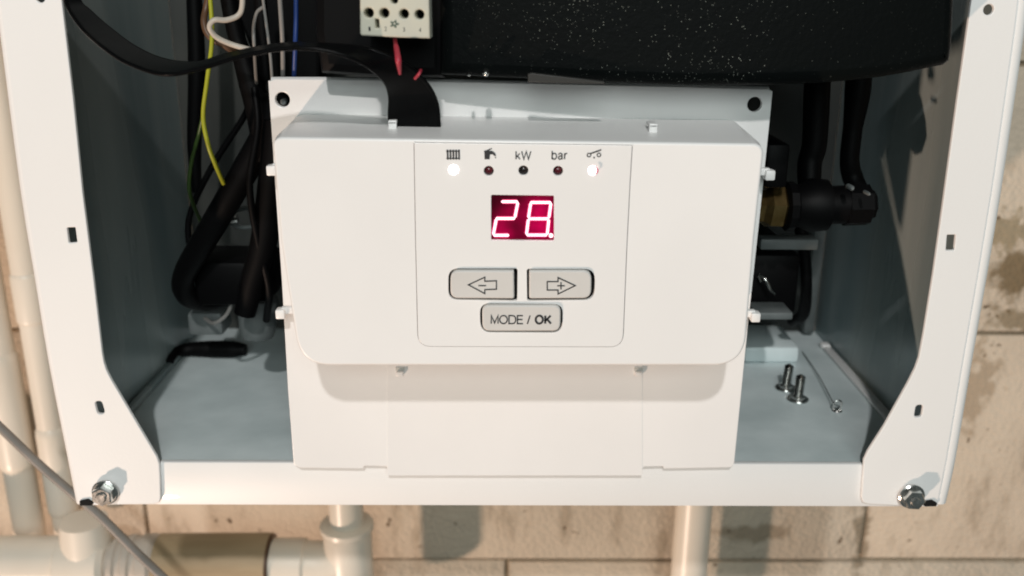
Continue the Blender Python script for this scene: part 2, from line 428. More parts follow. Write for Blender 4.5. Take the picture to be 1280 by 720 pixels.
# side flanges (the sheet is a little bowed)
def flange(inner, outer, holes, bead_side):
    ol = P2(inner+outer[::-1], -.0015)
    m1 = sheet(rounded(ol, [.0]*2+[.006]*(len(inner)-4)+[.003, .002]+[0.002]+[0]*(len(outer)-1), 4) if False else ol, holes, -.0015, .0015, .0004)
    pts = [at(x, y, .0025) for x, y in outer]
    rail = tube([Vector((p.x-bead_side*.0012, .0022, p.z)) for p in pts], .0038, sub=3, n=14)
    return join(m1, rail)
Y1 = -.0015
ib = rounded([(77, -60), (77.5, 0), (112, 300), (131, 462), (197, 573), (200, 600), (201, 629), (99, 633)], [0, 0, 0, 30, 12, 0, 4, 3], 6)
outL = [(99, 633), (86, 560), (64, 455), (46, 345), (30, 240), (5, 40), (-8, -60)]
fl = P2(ib[:-7]+rounded(outL, 0), Y1) if False else None
innerL = [(70, -60), (77, 0), (91, 120), (103, 240), (117, 350), (127.5, 440)]+[(129.5, 452), (133, 463), (139, 475)]+[(165, 519), (190, 561), (196, 571), (199, 580), (200, 600), (200.5, 622), (199, 628), (193, 630)]
outLp = [(103, 632), (98, 629), (96, 622), (86, 562), (65, 455), (47, 345), (30, 240), (5, 45), (-9, -60)]
slotL = P2(rounded([(83.5, 284.5), (94, 284), (96.5, 303), (86, 304)], 1.5), Y1)
ovalL = P2(rounded([(118, 502), (127, 501), (131.5, 517), (122, 518.5)], 5), Y1)
notL = P2(rounded([(101, 627), (113, 624), (121, 629), (110, 631.5)], 3), Y1)
rL = Pc(50, -3, 6, Y1)
mL = sheet(P2(innerL+outLp, Y1), [slotL, ovalL, rL], Y1, .0015, .0004)
beadL = tube([at(x+3.0, y, 0) + Vector((0, .0030, 0)) for x, y in [(99, 629), (86, 562), (65, 455), (47, 345), (30, 240), (5, 45), (-9, -60)]], .0036, sub=3, n=14)
obj('side_flange', join(mL, beadL), M['paint'], cas)
innerR = [(1222, -60), (1214.5, 0), (1196, 130), (1181, 240), (1167, 340), (1155, 415), (1149, 447), (1144, 461), (1136, 477), (1105, 533), (1085, 564), (1080, 575), (1078.5, 600), (1077, 622), (1079, 628), (1085, 630)]
outRp = [(1166, 634), (1171, 632), (1173, 626), (1183, 575), (1203, 455), (1222, 345), (1240, 235), (1268, 40), (1280, -60)]
slotR = P2(rounded([(1184, 293.5), (1195, 293.5), (1193, 313), (1182.5, 313)], 1.5), Y1)
ovalR = P2(rounded([(1145, 506.5), (1154.5, 506), (1152, 521.5), (1142.5, 522)], 5), Y1)
mR = sheet(P2(innerR+outRp, Y1), [slotR, ovalR, Pc(1236, 12, 6.5, Y1)], Y1, .0015, .0004)
beadR = tube([at(x+3.0, y, 0) + Vector((0, .0030, 0)) for x, y in [(1171, 629), (1183, 575), (1203, 455), (1222, 345), (1240, 235), (1268, 40), (1280, -60)]], .0042, sub=3, n=14)
obj('side_flange', join(mR, beadR), M['paint'], cas)
# bottom lip with its rounded upper bend
zb = at(640, 633, 0).z
obj('bottom_lip', box(-.2065, .2055, .0004, .0035, zb, FZ+.0004, .0008, 2), M['paint'], cas)
obj('floor_tray', box(-XS, XS, .0036, YB, FZ-.0012, FZ, 0), M['tray'], cas)
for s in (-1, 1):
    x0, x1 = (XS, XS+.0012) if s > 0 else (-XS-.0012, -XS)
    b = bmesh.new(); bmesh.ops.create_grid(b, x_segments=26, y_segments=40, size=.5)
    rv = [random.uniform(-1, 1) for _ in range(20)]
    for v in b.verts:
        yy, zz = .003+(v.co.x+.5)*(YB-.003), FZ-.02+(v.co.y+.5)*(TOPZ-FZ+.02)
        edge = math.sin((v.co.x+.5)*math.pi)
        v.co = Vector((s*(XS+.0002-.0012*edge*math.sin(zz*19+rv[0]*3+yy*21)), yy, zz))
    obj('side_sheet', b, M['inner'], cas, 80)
    obj('outer_side_panel', box(min(s*(XS+.0015), s*(XS+.0025)), max(s*(XS+.0015), s*(XS+.0025)), .002, YB+.03, zb, TOPZ), M['paint'], cas)
obj('back_panel', box(-XS, XS, YB, YB+.0015, FZ, TOPZ), M['back'], cas)
obj('top_panel', box(-.205, .205, .002, YB+.01, TOPZ, TOPZ+.0015), M['paint'], cas)
# folded edge strip along the right of the tray, upright corner strips at the back
e0, e1 = Vector((XS-.004, .018, FZ+.0035)), Vector((XS-.004, .150, FZ+.0035))
obj('tray_edge_strip', join(box(XS-.0055, XS-.0002, .012, .150, FZ, FZ+.0022, .0006), box(XS-.0060, XS-.0003, .146, .153, FZ, FZ+.0034, .0012)), M['paint'], cas)
obj('tray_edge_strip', box(-XS+.0002, -XS+.004, .012, .152, FZ, FZ+.004, .0012), M['inner'], cas)
obj('corner_strip', box(XS-.011, XS-.0035, YB-.012, YB-.0002, FZ+.002, FZ+.10, .002), M['castgrey'], cas)
b = sheet(P2([(975, 431), (1000, 431), (999, 437), (990, 437)], .12), [], .12, .001)
bpy.data.meshes.remove(b)
# corner bolts: hexagonal head, flange washer and captive bracket
def bolt(px, py, tilt):
    c = at(px, py, -.003)
    b = bmesh.new()
    def ring(r, y, n, ph=0): return [b.verts.new(c+Vector((r*math.cos(2*math.pi*i/n+ph), y, r*math.sin(2*math.pi*i/n+ph)))) for i in range(n)]
    w1 = lathe(c+Vector((0, 0, 0)), c+Vector((0, -.0012, 0)), [(0, .0062), (.6, .0062), (1, .0056)], 24)
    h = lathe(c+Vector((0, -.0012, 0)), c+Vector((0, -.0052, 0)), [(0, .0050), (.86, .0050), (1, .0044)], 6)
    s = lathe(c+Vector((0, -.0052, 0)), c+Vector((0, -.0062, 0)), [(0, .0026), (1, .0020)], 12)
    t = join(w1, h, s); b.free()
    bmesh.ops.rotate(t, verts=t.verts, cent=c, matrix=Matrix.Rotation(tilt, 3, 'Y'))
    return t, c
for (px, py, t, nx, ny) in ((132, 615, .3, 108, 629), (1139, 620, -.2, 1163, 630)):
    bb, c = bolt(px, py, t)
    o = obj('corner_bolt', bb, M['chrome'], cas, 25)
    slot = sheet(P2(rounded([(px-5, py-1.4), (px+5, py-2.6), (px+5, py+1.0), (px-5, py+2)], .5), -.0095), [], -.0097, .0004)
    tabm = sheet(P2(rounded([(nx-9, ny-3), (nx+2, ny-5), (nx+9, ny-1), (nx+7, ny+3), (nx-8, ny+3)], 2), -.0022), [], -.0024, .0008, .0002)
    obj('corner_notch', tabm, M['void'], cas)

# drain eyelet with its wire on the tray
ey = atz(1046, 513, FZ)
el = thing('wire_eyelet', 'small steel eyelet with a thin wire on the shaded tray, right of the loose screws', 'eyelet', ey)
obj('base', lathe(ey, ey+Vector((0, 0, .0008)), [(0, .0028), (1, .0022)], 16), M['chrome'], el)
obj('loop', tube([ey+Vector((.0022*math.cos(a), 0, .003+.0028*math.sin(a))) for a in [R(d) for d in range(-100, 261, 30)]], .0006, sub=3, n=8), M['chrome'], el)
a0 = atz(1003, 441, FZ)
obj('wire', tube([ey+Vector((-.0015, .001, .003)), (ey+a0)/2+Vector((0, 0, .0022)), a0+Vector((0, 0, .0006))], .00032, n=6), M['castgrey'], el)

# loose screws standing on the tray
def loose(px, py, label, lean):
    c = atz(px, py, FZ); t = thing('loose_screw', label, 'screw', c, 'loose screws standing on the tray')
    prof = [(0, .0016)]
    hd = lathe(c, c+Vector((0, 0, .0026)), [(0, .0034), (.25, .0059), (.45, .0057), (.5, .0038), (.9, .0036), (1, .003)], 20)
    pr = []; nT = 9
    for i in range(nT):
        pr += [(i/nT, .0027), ((i+.5)/nT, .0018)]
    pr += [(1.0, .0008)]
    s = lathe(c+Vector((0, 0, .0026)), c+Vector((lean, 0, .0150)), pr, 12)
    obj('head', hd, M['chrome'], t, 25); obj('threaded_shank', s, M['chrome'], t, 25)
loose(982, 486, 'zinc screw standing head down on the shaded tray, the farther of two', .0008)
loose(997, 500, 'zinc screw standing head down on the shaded tray, the nearer of two', .0004)

# ------------------------------------------------------------------ the control unit
PY = -.0042       # front of the mounting plate
FY = -.0475       # front of the housing face
cu = thing('control_unit', 'white boiler control unit with lit red 28 display and three grey buttons', 'control panel', (0, PY, at(640, 590, PY).z))
pl = [(335, 101), (338, 101), (344, 98.5), (480, 100), (640, 103.5), (800, 107), (961, 111), (966, 114)]
pl = pl+[(962.5, 150), (949, 280), (936, 400), (926, 500), (918, 580), (914, 584.5), (830, 586), (829, 583), (805, 583.5), (803, 588), (485, 587.5), (483, 583), (456, 582.5), (454, 586), (374, 585), (367, 580), (360, 490), (352, 350), (343, 220)]
holes = [Pc(353, 124.5, 9.2, PY), Pc(943.5, 130.5, 9.2, PY), P2([(426, 152.6), (465, 153.2), (465, 154.4), (426, 154)], PY), P2([(836, 157.4), (871, 158), (871, 159), (836, 158.8)], PY)]
obj('mounting_plate', sheet(P2(pl, PY), holes, PY, .0026, .0004), M['plastic'], cu)
obj('plate_rim', tube([at(x, y, PY+.002)+Vector((0, 0, -.0002)) for x, y in ((340, 101), (480, 101.5), (640, 105), (800, 108.5), (960, 112))], .0018, sub=3, n=12), M['plastic'], cu)
# screw hole in the plate's left corner shows a bolt end
c = at(355, 127, .004)
obj('plate_screw', lathe(c, c+Vector((0, -.002, 0)), [(0, .0016), (1, .0012)], 10), M['castgrey'], cu)
# centre tongue, half a millimetre proud, reaching over the lip
obj('centre_tongue', sheet(P2(rounded([(484, 440), (803, 440), (803, 594.5), (484, 594.5)], 1.2), PY-.0002), [], PY-.00014, .0030, .0001), M['plastic'], cu)
# housing: drafted shell
face = rounded([(340, 171), (956, 179.5), (943, 300), (930, 457), (375, 457), (351, 300)], [13, 14, 0, 42, 44, 0], 10)
face2 = P2(face, FY)
cxm = sum(p[0] for p in face2)/len(face2); czm = sum(p[1] for p in face2)/len(face2)
def grow(lp, d):      # offset loop outwards
    k = len(lp); out = []
    sgn = 1 if sum(lp[i-1][0]*lp[i][1]-lp[i][0]*lp[i-1][1] for i in range(k)) > 0 else -1
    for i in range(k):
        a, c = Vector(lp[i-1]), Vector(lp[(i+1) % k]); t = (c-a).normalized(); out.append((lp[i][0]+t.y*d*sgn, lp[i][1]-t.x*d*sgn))
    return out
def shell(rings):
    b = bmesh.new(); vr = [[b.verts.new((p[0], y, p[1])) for p in lp] for lp, y in rings]; k = len(vr[0])
    for i in range(len(vr)-1):
        for j in range(k): b.faces.new((vr[i][j], vr[i][(j+1) % k], vr[i+1][(j+1) % k], vr[i+1][j]))
    return b
eb = .0011
rings = [(grow(face2, .0028), PY), (grow(face2, .0008), FY+.006)]
for i in range(7):
    a = i/6*math.pi/2; rings.append((grow(face2, -eb+eb*math.cos(a)), FY+eb-eb*math.sin(a)))
last = rings[-1][0]
sh = shell(rings)
# insert outline (central display panel)
ins = rounded([(517, 177.5), (791, 181), (788, 230), (784, 310), (779, 434), (522, 433.5), (519, 300)], [.5, .5, 0, 0, 18, 18, 0], 8)
gapo = P2(ins, FY); gap_in = grow(gapo, -.00022)
hs = sheet(last, [gapo], FY, .0012)
notch = []
bmesh.ops.recalc_face_normals(sh, faces=sh.faces); hb_ = join(sh, hs)
hous = obj('housing', hb_, M['plastic'], cu, 40)
WINp = [(614, 243.5), (692.5, 244.5), (692.5, 301), (614, 300)]
LEDS = [(567, 212), (611, 213.5), (654.3, 213), (697.6, 213.5), (741, 213)]
wells = [P2(rounded([(560.5, 335.5), (647, 335.5), (646.5, 376), (560.5, 374.5)], [13, 3, 3, 12], 5), FY),
         P2(rounded([(658.5, 336), (744, 336), (743, 375), (659, 376)], [3, 14, 14, 3], 5), FY),
         P2(rounded([(600, 379), (703.5, 380), (703, 416), (600.5, 415.5)], [12, 12, 14, 14], 5), FY)]
ih = [P2(rounded(WINp, 1.5, 3), FY)]+wells+[Pc(x, y, 6.2, FY) for x, y in LEDS]
insert = obj('display_panel', sheet(gap_in, ih, FY-.0002, .0020, .00018), M['insert'], cu, 30)
obj('inner_tray', sheet(grow(gapo, .0004), [], FY+.0045, .001), M['void'], cu)
# buttons
def symbol_loops(pts, wpx, y):
    P = P2(pts, y); k = pxm(pts[0][0], pts[0][1], y); a, c = stroke(P, wpx*k, True)
    A = abs(sum(a[i-1][0]*a[i][1]-a[i][0]*a[i-1][1] for i in range(len(a)))); C = abs(sum(c[i-1][0]*c[i][1]-c[i][0]*c[i-1][1] for i in range(len(c))))
    return (a, [c]) if A > C else (c, [a])
def bar(x0, y0, x1, y1, wpx, y):
    p = P2([(x0, y0), (x1, y1)], y); return (stroke(p, wpx*pxm(x0, y0, y)), [])
BY = FY-.0014
def button(outline, label):
    o = obj('button', sheet(P2(outline, BY), [], BY, .0050, .0006, 3), M['button'], cu, 40); o['label'] = label; return o
b1 = button(rounded([(563, 338.5), (642.5, 338.5), (643, 373.5), (563, 373)], [11, 2, 3, 10], 6), 'grey button with a left arrow and minus sign')
prints('arrow_symbol', [symbol_loops([(585.5, 356), (606, 346.5), (606, 351.5), (620.5, 351), (620.5, 361.5), (606, 362), (606, 367)], 1.5, BY)], BY, b1)
prints('minus_symbol', [bar(598, 357, 607.5, 357, 1.5, BY)], BY, b1)
b2 = button(rounded([(661.5, 338.5), (739.5, 338.5), (739, 373), (661.5, 373.5)], [2, 11, 11, 3], 6), 'grey button with a right arrow and plus sign')
prints('arrow_symbol', [symbol_loops([(719, 357), (697.5, 347), (697.5, 352), (684, 352), (684, 362.5), (697.5, 362.5), (697.5, 367.5)], 1.5, BY)], BY, b2)
prints('plus_symbol', [bar(696.5, 357.2, 706, 357.2, 1.5, BY)], BY, b2)
prints('plus_symbol', [bar(701.2, 352.6, 701.2, 361.8, 1.5, BY-.00004)], BY-.00004, b2)
b3 = button(rounded([(602.5, 381.8), (701, 382), (700.5, 414), (603, 414)], [9, 9, 10, 10], 6), 'wide grey button lettered MODE / OK')
letters('lettering', 'MODE /', (614, 394.6, 662.5, 404.4), BY, b3)
letters('lettering', 'OK', (669.5, 394.6, 688.8, 404.4), BY, b3, .25, .30)
# indicator lamps
def emis(name, col, s, base=(.05, .0, .0)):
    mt, nt, b = principled(name, base, .25); b.inputs['Emission Color'].default_value = (*col, 1); b.inputs['Emission Strength'].default_value = s; return mt
M['led_lit'] = emis('lit_indicator', (1, .90, .86), 4, (.8, .8, .8)); M['led_red'] = principled('dark_red_indicator', (.075, .006, .012), .25)[0]
M['led_off'] = principled('black_indicator', (.010, .006, .006), .25)[0]
M['led_half'] = emis('glowing_indicator', (1, .82, .86), 3, (.8, .7, .7)); M['led_cres'] = emis('red_indicator_rim', (.75, .03, .12), .6)
for i, (x, y) in enumerate(LEDS):
    mat = [M['led_lit'], M['led_red'], M['led_off'], M['led_red'], M['led_half']][i]
    c = at(x, y+.3, FY); r = pxm(x, y, FY)
    dep = -.0010 if i in (0, 4) else .0005
    rr = (6.6 if i in (0, 4) else 5.2)*r
    if i in (0, 4): rr = (6.0 if i == 0 else 5.4)*r
    b = lathe(c+Vector((0, .004, 0)), c+Vector((0, dep, 0)), [(0, rr), (.72, rr), (.86, rr*.86), (.95, rr*.6), (1, rr*.25)], 20)
    o = obj('indicator_lamp', b, mat, cu, 60)
    o['label'] = ['white lit indicator lamp', 'dark red unlit indicator lamp under the tap symbol', 'black unlit indicator lamp under kW', 'dark red unlit indicator lamp under bar', 'pink white glowing indicator lamp under the spanner symbol'][i]
    if i == 4:
        q = [(x+1.5+5.6*math.cos(t), y+4.8*math.sin(t)) for t in [R(d) for d in range(-65, 66, 13)]]
        q2 = [(x+.6+4.4*math.cos(t), y+4.8*math.sin(t)) for t in [R(d) for d in range(65, -66, -13)]]
        k = sheet(P2(q+q2, FY-.0013), [], FY-.0015, .0004); obj('red_crescent', k, M['led_cres'], o)
# icons
lo = [([*P2([(558.3+3.55*i, 187), (560.6+3.55*i, 187), (560.9+3.55*i, 199.3), (558.7+3.55*i, 199.3)], FY)], []) for i in range(5)]
lo += [(P2([(557.6, 188.3), (574.6, 188.3), (574.6, 189.4), (557.6, 189.4)], FY-.00004), []), (P2([(558, 197.3), (575, 197.3), (575, 198.4), (558, 198.4)], FY-.00004), [])]
FI = FY-.0002
prints('radiator_symbol', lo, FI, cu)
tap = [(605, 188.5), (609, 187.4), (614.5, 184.8), (615.2, 185.8), (611, 188.2), (615.5, 188.6), (619, 191.5), (620.2, 195), (618, 195), (616, 192.8), (612.5, 192.9), (612, 199), (605.6, 199), (605.6, 193)]
prints('tap_symbol', [(P2(tap, FI), []), (Pc(619.4, 196.8, .8, FI), [])], FI, cu)
letters('lettering', 'kW', (645, 189.2, 663.5, 199), FI, cu)
letters('lettering', 'bar', (690, 188.8, 709, 199), FI, cu, .145, .24)
def ringloop(x, y, r, w_): return (Pc(x, y, r, FI), [Pc(x, y, r-w_, FI)])
prints('spanner_symbol', [ringloop(736.2, 193.8, 2.9, 1.3), ringloop(748.6, 193.6, 2.9, 1.3), bar(738, 192, 751.5, 187.2, 1.8, FI), (Pc(742.6, 197, 1.1, FI), [])], FI, cu)
# seven segment display
def disp_mat():
    mt, nt, b = principled('red_display_backing', (.015, .0, .002), .35, spec=.1)
    N, L = nt.nodes, nt.links; tc = N.new('ShaderNodeTexCoord')
    tot = None
    def mth(op, a, c=None):
        n = N.new('ShaderNodeMath'); n.operation = op
        for i, v in enumerate((a, c)):
            if v is None: continue
            if isinstance(v, (int, float)): n.inputs[i].default_value = v
            else: L.new(v, n.inputs[i])
        return n.outputs[0]
    geo = N.new('ShaderNodeNewGeometry'); sep = N.new('ShaderNodeSeparateXYZ'); L.new(geo.outputs['Position'], sep.inputs[0])
    for (px, py, rx, rz, a) in ((674, 273, .0058, .0090, 1.0), (640, 264, .0040, .0040, .35), (626, 284, .0035, .0050, .60), (634, 295, .004, .003, .4), (690, 290, .004, .005, .35)):
        p = at(px, py, FY+.0012)
        dx = mth('DIVIDE', mth('SUBTRACT', sep.outputs[0], p.x), rx); dz = mth('DIVIDE', mth('SUBTRACT', sep.outputs[2], p.z+Z0), rz)
        g = mth('MULTIPLY', mth('EXPONENT', mth('MULTIPLY', mth('ADD', mth('MULTIPLY', dx, dx), mth('MULTIPLY', dz, dz)), -1.0)), a)
        tot = g if tot is None else mth('ADD', tot, g)
    nz = N.new('ShaderNodeTexNoise'); nz.inputs['Scale'].default_value = 260; L.new(geo.outputs['Position'], nz.inputs['Vector'])
    tot = mth('MULTIPLY', tot, mth('ADD', nz.outputs[0], .5))
    tot = mth('ADD', tot, .06)
    b.inputs['Emission Color'].default_value = (.50, .0, .06, 1); L.new(mth('MULTIPLY', tot, 1.0), b.inputs['Emission Strength'])
    return mt
DY = FY+.0012
disp = obj('display', sheet(P2([(611, 240), (696, 241), (696, 304), (611, 303)], DY), [], DY, .0015), disp_mat(), cu)
M['seg'] = emis('lit_segment', (1, .58, .68), 2.6, (.5, .1, .1))
M['glow'] = emis('segment_edge_glow', (1, .06, .22), .95, (.2, .02, .04))
def seg(x0, y0, x1, y1, wpx=3.0):
    p = [Vector(q) for q in ((x0, y0), (x1, y1))]; d = (p[1]-p[0]).normalized(); nrm = Vector((-d.y, d.x))*wpx/2; g = .5
    a, c = p[0]+d*g, p[1]-d*g
    return [tuple(a), tuple(a+d*wpx*.35+nrm), tuple(c-d*wpx*.35+nrm), tuple(c), tuple(c-d*wpx*.35-nrm), tuple(a+d*wpx*.35-nrm)]
for name, S in (('digit_two', [(626, 252, 648, 252), (647.5, 252, 643.5, 272.5), (619, 273, 644.5, 273), (620.5, 273, 616.5, 294), (616, 294, 637, 294)]),
                ('digit_eight', [(662, 253, 689.5, 253), (688.8, 253, 686, 273), (663.5, 253, 660.5, 273), (660, 273.4, 687, 273.4), (686, 273.5, 684, 293.7), (660.5, 273.5, 658, 293.7), (657.5, 293.7, 684.5, 293.7)])):
    d = None
    for s in S:
        obj('segment_glow', sheet(P2(seg(*s, wpx=5.2), DY-.0001), [], DY-.00015, .0003), M['glow'], disp)
        obj('segment', sheet(P2(seg(*s), DY-.0001), [], DY-.0003, .0004), M['seg'], disp)
obj('decimal_point', sheet(Pc(688.6, 294.3, 2.7, DY), [], DY-.0003, .0004), M['seg'], disp)
# clips around the unit
def clip(px, py, w_, h_, y0, y1, name='clip', mat='plastic', lab=None):
    a, c = at(px-w_/2, py+h_/2, y0), at(px+w_/2, py-h_/2, y0)
    return obj(name, box(a.x, c.x, y0, y1, a.z, c.z, .0006, 2), M[mat], cu)
for px, py in ((491, 157), (816, 161)):
    p = at(px, py+5, -.031); q = .0016
    b = join(box(p.x-q, p.x+q, -.0320, -.0300, p.z-.0030, p.z+.0032, .0004), box(p.x-q, p.x+q, -.0320, -.0230, p.z+.0022, p.z+.0036, .0003), box(p.x-q, p.x+q, -.0355, -.0318, p.z-.0030, p.z-.0012, .0004))
    obj('clip', b, M['plastic'], cu)
for px, py, s in ((341, 212, -1), (352, 391, -1), (962, 218, 1), (944, 395, 1)):
    p = at(px, py, -.012)
    b = join(box(p.x-.0022, p.x+.0018, -.0145, -.0095, p.z-.0022, p.z+.0020, .0007), box(min(p.x, p.x-s*.007), max(p.x, p.x-s*.007), -.0125, -.0095, p.z-.0005, p.z+.0026, .0005))
    obj('clip', b, M['plastic'], cu)
for px, py in ((500, 461), (798, 461)):
    p = at(px, py, PY)
    obj('clip_slot', box(p.x-.0019, p.x+.0019, PY-.0006, PY+.0004, p.z-.0008, p.z+.0008), M['strip'], cu)
    obj('clip', box(p.x-.0016, p.x+.0016, PY-.0022, PY+.0002, p.z-.0030, p.z-.0010, .0004), M['plastic'], cu)

# ------------------------------------------------------------------ insulated heating vessel above
TY = -.030
to = [(548, -260), (548, 96), (600, 98), (660, 100), (760, 105), (860, 108.5), (960, 108), (1030, 105.5), (1070, 102.5), (1110, 98.5), (1145, 93), (1175, 87), (1192, 84), (1200, 78), (1203, 60), (1205, 20), (1207, -40), (1210, -260)]
tk = thing('heating_vessel', 'black glitter speckled insulated heating vessel above the control unit', 'boiler vessel', at(860, 108, .05))
tb = sheet(P2(to, TY), [], TY, .18, .005, 4)
for v in tb.vertices:        # the front bows out a little in the middle
    if v.co.y < TY+.02:
        v.co.y += .010*min(1, ((v.co.x-.07)/.13)**2)
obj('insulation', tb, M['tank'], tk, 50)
lp = [(392, -200), (392, 40), (400, 92), (470, 97), (556, 98), (556, -200)]
hv = tag(obj('wiring_cover', sheet(P2(lp, -.02), [], -.02, .12, .004), M['black']), 'black wiring cover behind the terminal block', 'cover')
br = P2([(660, 92.5), (665, 91.5), (755, 102), (757, 105), (660, 103)], -.034)
obj('bracket_lip', sheet(br, [], -.034, .004, .0003), M['darkplastic'], tk)
for px, py, r in ((586, 94, 2.4), (607, 92, 4.4)):
    p = at(px, py, -.036); k = pxm(px, py, -.036)
    obj('rivet', lathe(p+Vector((0, .008, 0)), p, [(0, r*k), (.7, r*k), (.9, r*k*.8), (1, r*k*.4)], 14), M['chrome'], tk, 60)

# terminal block
BYT = -.052
tbk = thing('terminal_block', 'ivory terminal block with four round black holes above the ribbon cable', 'terminal block', at(493, 47, BYT))
o1 = P2([(449.5, -70), (535, -70), (537.5, 48), (500, 47), (452, 44.5), (450, 42)], BYT)
th = [Pc(461, 16, 6, BYT), Pc(480.5, 16.3, 6, BYT), Pc(505.2, 17.3, 5.8, BYT), Pc(524.4, 18, 5.8, BYT), Pc(493, 0, 4.4, BYT), P2(rounded([(469, 24), (473.5, 24), (474, 35), (469.5, 35)], 1), BYT)]
obj('body', sheet(o1, th, BYT, .012, .0006), M['block_white'], tbk)
obj('inner_contacts', sheet(P2([(451, -68), (534, -68), (536, 46), (452, 43)], BYT+.01), [], BYT+.010, .012), M['void'], tbk)
lf = [(P2([(493+(4.6+1.5*math.cos(5*R(t)))*math.cos(R(t)), 30-(3.9+1.3*math.cos(5*R(t)))*math.sin(R(t))) for t in range(0, 360, 9)], BYT), [Pc(493, 29.5, 1.3, BYT)])]
prints('emblem', lf, BYT, tbk, 'emblem')
for i, (x, y) in enumerate(((462, 36), (482, 36), (505, 37), (525, 37.5))):
    text('number', '1234'[i], (x-1.2, y-2.6, x+1.2, y+2.6), BYT, tbk)

# ------------------------------------------------------------------ cables and wires
shade_sheet_mesh = sheet(P2([(296, -120), (400, -120), (400, 135), (330, 135), (312, 60), (296, 20)], .10), [], .10, .02, .002)  # black sheet added where only shade lies between the wires
tag(obj('shade_sheet', shade_sheet_mesh, M['black']), 'black sheet for the shade deep behind the grey and blue wires', 'insulation')  # stands in for shade, no insulation here
def wire(name, label, cat, pts, w_, mat, group=None):
    return tag(obj(name, tpx(pts, w_), M[mat]), label, cat, group)
A = [(72, -40, -.03), (82, 0, -.034), (90, 18, -.038), (106, 39, -.042), (130, 60, -.05), (160, 79, -.055), (205, 93, -.06), (250, 86, -.06), (300, 71, -.06), (355, 61, -.06), (400, 62, -.060), (446, 75, -.058), (477, 97, -.048), (487, 118, -.037), (487, 145, -.029), (488, 164, -.026)]
B = [(88, -40, -.02), (99, 0, -.02), (112, 14, -.02), (137, 36, -.02), (170, 60, -.024), (205, 75, -.030), (245, 79, -.040), (282, 69, -.044), (322, 60, -.044), (362, 55, -.044), (408, 56, -.046), (458, 61, -.050), (503, 79, -.048), (532, 103, -.040), (546, 130, -.031), (549, 166, -.026)]
rA, rB = spline([at(*p) for p in A], 8), spline([at(*p) for p in B], 8)
bm = bmesh.new(); rows = []
for a, c in zip(rA, rB):
    w_ = (c-a); rows.append((a, c, w_))
prev = None; NS = 8
nn = []
for i, (a, c, w_) in enumerate(rows):
    t = (rA[min(i+1, len(rA)-1)]-rA[max(i-1, 0)]).normalized(); q = t.cross(w_).normalized(); nn.append(q)
vv = []
for i, (a, c, w_) in enumerate(rows):
    L_ = []
    prof = [(j/(NS*2), .00055+.00022*(j % 2)) for j in range(NS*2+1)]
    for u, h in prof: L_.append(bm.verts.new(a+w_*u+nn[i]*h))
    for u, h in reversed(prof): L_.append(bm.verts.new(a+w_*u-nn[i]*h))
    vv.append(L_)
for i in range(len(vv)-1):
    k = len(vv[i])
    for j in range(k): bm.faces.new((vv[i][j], vv[i][(j+1) % k], vv[i+1][(j+1) % k], vv[i+1][j]))
bm.faces.new(vv[0]); bm.faces.new(vv[-1][::-1]); bmesh.ops.recalc_face_normals(bm, faces=bm.faces)
edge1 = tube(rA, .0008, smooth=False, n=8); edge2 = tube(rB, .0008, smooth=False, n=8)
tag(obj('ribbon_cable', join(bm, edge1, edge2), M['cable'], None, 50), 'wide flat black ribbon cable sagging across the top left into the control unit', 'cable')
# plug where the ribbon enters the housing
p = at(519, 150, -.026)
wire('earth_wire', 'yellow and green earth wire hanging in front of the left side sheet', 'wire', [(258, -40, .02), (263, 0, .02), (265, 50, .02), (259, 100, .022), (254, 145, .025), (260, 180, .025), (269, 205, .03), (279, 228, .045), (292, 255, .075)], 5.6, 'yellowgreen')
wire('earth_wire', 'darker green yellow wire branching down left behind the brighter one', 'wire', [(255, 140, .035), (248, 170, .04), (239, 205, .045), (237, 240, .05), (250, 275, .075), (262, 300, .085)], 5, 'greenwire')
wire('white_wire', 'white wire bent into a hook at the top left', 'wire', [(302, -30, .01), (303, 5, .01), (298, 19, .01), (283, 25, .008), (268, 25, .006), (262, 34, .006), (270, 46, .008), (288, 55, .010), (312, 62, .012), (319, 64, .02)], 7, 'whitewire')
wire('brown_wire', 'brown wire behind the white hooked wire', 'wire', [(266, -30, .03), (258, 8, .03), (255, 28, .026), (262, 46, .024), (282, 58, .026), (300, 70, .03)], 8, 'brownwire')
wire('grey_wire', 'straight grey wire dropping behind the plate corner, rightmost of the greys', 'wire', [(348, -40, -.012), (350, 0, -.012), (353, 50, -.008), (354, 105, .004)], 6, 'greywire', )
wire('grey_wire', 'thin grey wire left of the straight grey one', 'wire', [(326, -40, .02), (329, 0, .02), (333, 30, .02), (338, 70, .02), (341, 110, .02)], 4, 'greywire')
wire('grey_wire', 'thin bowed grey wire right of the white hook', 'wire', [(330, 8, .025), (321, 16, .025), (317, 35, .025), (318, 60, .025), (320, 95, .04), (323, 125, .065)], 4.5, 'greywire')
wire('blue_wire', 'blue wire hanging beside the black wiring cover', 'wire', [(370, -40, -.005), (370, 20, -.005), (369, 60, -.005), (367, 112, .004)], 6, 'bluewire')
wire('red_wire', 'pink red wire under the terminal block', 'wire', [(493, 35, -.046), (494, 52, -.046), (496, 62, -.050), (498, 76, -.056), (500, 92, -.050)], [5, 5, 7, 8, 4], 'redwire')
wire('red_wire', 'short end of red wire beside the ribbon cable top', 'wire', [(519, 98, -.050), (524, 92, -.054), (526, 88, -.05)], 4, 'redwire')
wire('black_cable', 'black cable bundle behind the grey wires at top left', 'cable', [(280, -40, .05), (288, 10, .05), (297, 50, .05), (312, 100, .05), (326, 150, .05), (332, 200, .05)], [20, 22, 22, 30, 34, 30], 'black')
